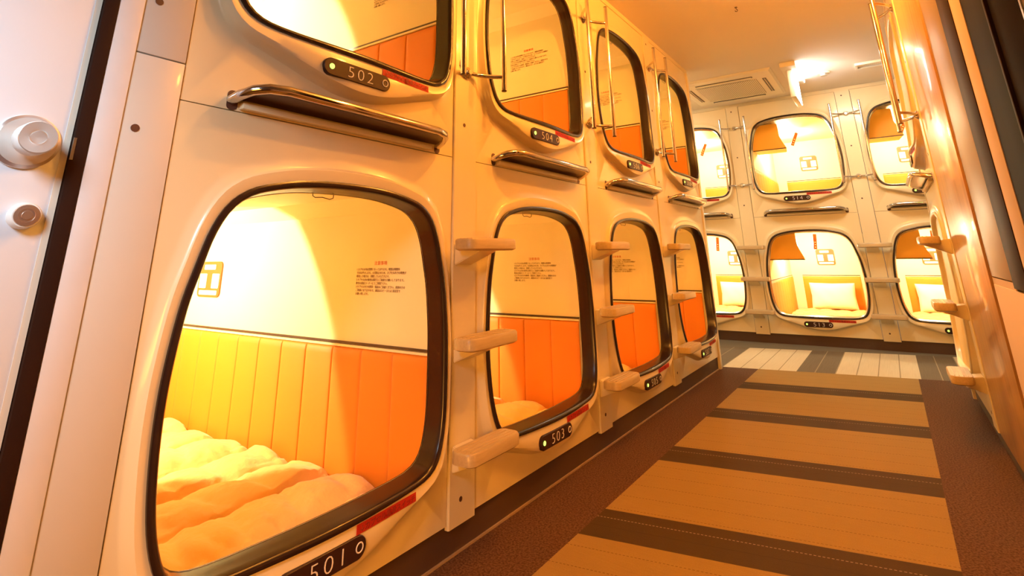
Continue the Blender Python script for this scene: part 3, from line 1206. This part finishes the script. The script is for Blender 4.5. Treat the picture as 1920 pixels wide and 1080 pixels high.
# right wall beside the camera
S('wall_right_glossy', (XR - .002, XR + .045, 1.036, 2.029, .082, ZT), M['gloss'], .002)
S('wall_right', (XR + .005, XR + .045, .620, 1.028, .797, ZC), M['panel'], .001)
S('wall_right_lower', (XR + .003, XR + .045, -1.2, 1.010, .0, .772), M['panel_low'], .002)
S('trim_7', (XR + .006, XR + .04, .62, 1.030, .772, .793), M['panel_low'])
S('trim_8', (XR + .008, XR + .045, .612, .622, .772, ZC), M['steel'])
S('trim_9', (XR + .002, XR + .045, .405, .612, .778, ZC), M['door_frame'], .002)
S('trim_10', (XR + .004, XR + .045, .255, .405, .772, ZC), M['panel_low'], .001)
S('wall_right_dark', (XR + .006, XR + .045, -.262, .255, .772, ZC), M['black'], .001)
S('trim_11', (XR - .001, XR + .03, -.028, -.012, .772, ZC), M['door_frame'], .002)
S('trim_12', (XR + .003, XR + .045, -.272, -.262, .772, ZC), M['steel'])
S('wall_right_near', (XR + .005, XR + .045, -4.2, -.272, .772, ZC), M['grey'])
S('wall_right_backing', (XR + .046, XR + .06, -4.2, 1.03, 0, ZC), M['toe'])

# ------------------------------------------------------------------ ceiling fittings
# air-conditioner cassette
a = empty('air_conditioner', (.215, 4.19, ZC), 0)
tag(a, 'square cream ceiling air conditioner with perforated grille beside the lit sign', 'air conditioner')
A0 = .43
bm = bmesh.new()
lvl = [(A0 + .02, .0), (A0 + .02, -.006), (A0 + .0, -.022), (A0 - .05, -.026)]
Rr = [[bm.verts.new((sx * r * 1.0, sy * r * 1.08, z)) for sx, sy in ((-1, -1), (1, -1), (1, 1), (-1, 1))] for r, z in lvl]
for Q, W in zip(Rr, Rr[1:]):
    for q in range(4): bm.faces.new((Q[q], Q[(q + 1) % 4], W[(q + 1) % 4], W[q]))
bm.faces.new(Rr[-1]); bm.faces.new(Rr[0][::-1])
bm_obj('panel_frame', bm, M['ac'], a)
box_obj('intake_grille', (-.29, .29, -.28, .28, -.034, -.0262), M['grille'], a, .003)
for (x0, x1, y0, y1) in ((-.27, .27, -.375, -.340), (-.27, .27, .340, .375), (-.375, -.340, -.26, .26), (.340, .375, -.26, .26)):
    o = box_obj('air_outlet', (x0, x1, y0, y1, -.0285, -.0262), M['ac_dark'], a)
    if x1 - x0 > y1 - y0: box_obj('louvre', (x0 + .01, x1 - .01, y0 + .016, y1 - .013, -.034, -.0286), M['ac'], o, .002)
    else: box_obj('louvre', (x0 + .016, x1 - .013, y0 + .01, y1 - .01, -.034, -.0286), M['ac'], o, .002)
# hanging lit sign, seen edge on
e = empty('lit_sign', (.835, 3.98, ZC), 0)
tag(e, 'hanging lit white sign box seen nearly edge on, below the ceiling', 'lit sign')
box_obj('ceiling_base', (-.085, .045, -.34, .34, -.045, 0), M['ac'], e, .006)
box_obj('base_tube', (.046, .052, -.31, .31, -.040, -.008), M['exit_face'], e)
box_obj('sign_case', (-.045, .0, -.22, .22, -.30, -.045), M['ac'], e, .006)
box_obj('sign_face', (.0, .004, -.205, .205, -.29, -.055), M['exit_face'], e)
# small ceiling fittings
o = empty('smoke_sensor', (1.08, 4.2, ZC))
tag(o, 'small round white ceiling sensor beside the lit sign', 'sensor')
disc_obj('sensor_base', .055, -.012, M['ac'], o, (-.02, 0, 0), axis='Z', n=28)
disc_obj('sensor_head', .030, -.020, M['steel'], o, (-.02, 0, -.012), axis='Z', n=24)
o = empty('ceiling_vent', (1.44, 4.15, ZC))
tag(o, 'small recessed rectangular ceiling vent beside the right-hand rail', 'ceiling vent')
bm = bmesh.new()
for b_ in ((-.12, .12, -.075, -.055), (-.12, .12, .055, .075), (-.12, -.10, -.055, .055), (.10, .12, -.055, .055)):
    box(bm, b_[0], b_[1], b_[2], b_[3], -.022, 0, bev=.002)
bm_obj('vent_frame', bm, M['ac'], o)
box_obj('vent_blade', (-.10, .10, -.055, .055, -.006, 0), M['grille'], o)
o = empty('ceiling_hook', (.697, 2.19, ZC))
tag(o, 'tiny metal hook in the orange-lit ceiling', 'hook')
bm = bmesh.new()
tube(bm, [(0, 0, 0), (0, 0, -.012), (.006, 0, -.018), (.008, 0, -.026), (.002, 0, -.034), (-.006, 0, -.031), (-.008, 0, -.024)], .0022, 8)
bm_obj('hook_wire', bm, M['bolt'], o, smooth=True)
disc_obj('hook_plate', .009, -.003, M['bolt'], o, (0, 0, 0), axis='Z', n=14)

# corridor ceiling lamp above the frame; the other two are added as warm fill
for i, (x, y, wt) in enumerate(((.78, .22, .75), (1.28, 1.45, 0.95), (1.30, .35, .45))):
    o = empty('ceiling_lamp', (x, y, ZC))
    tag(o, ('round warm ceiling lamp over the corridor by pod 504', 'added round warm fill lamp by the glossy right-hand panel', 'added round warm fill lamp by the dark door frame on the right')[i], 'ceiling lamp')
    disc_obj('lamp_base', .07, -.02, M['ac'], o, (0, 0, 0), axis='Z', n=28)
    l = bpy.data.lights.new('corridor_bulb', 'POINT')
    l.energy = CORRIDOR_W * wt
    l.color = CORRIDOR_COL
    l.shadow_soft_size = .035
    lo = bpy.data.objects.new('corridor_bulb', l)
    C.objects.link(lo)
    lo.parent = o
    lo.location = (0, 0, -.068)
# neutral lamps of the cross corridor
# added warm fill, low behind the camera, for the lower left-hand pod fronts
glow = area('added_warm_fill', (1.25, -2.35, 0.75), (0.0, 0.1, .10), .7, 6.5, CORRIDOR_COL)
glow.data.spread = math.radians(70)
area('cross_light', (1.15, 3.75, ZC - .03), (1.0, 4.3, 0), .5, BACK_W, BACK_COL)
area('cross_light', (-.75, 4.0, ZC - .03), (-.5, 4.4, 0), .5, BACK_W * .8, BACK_COL)
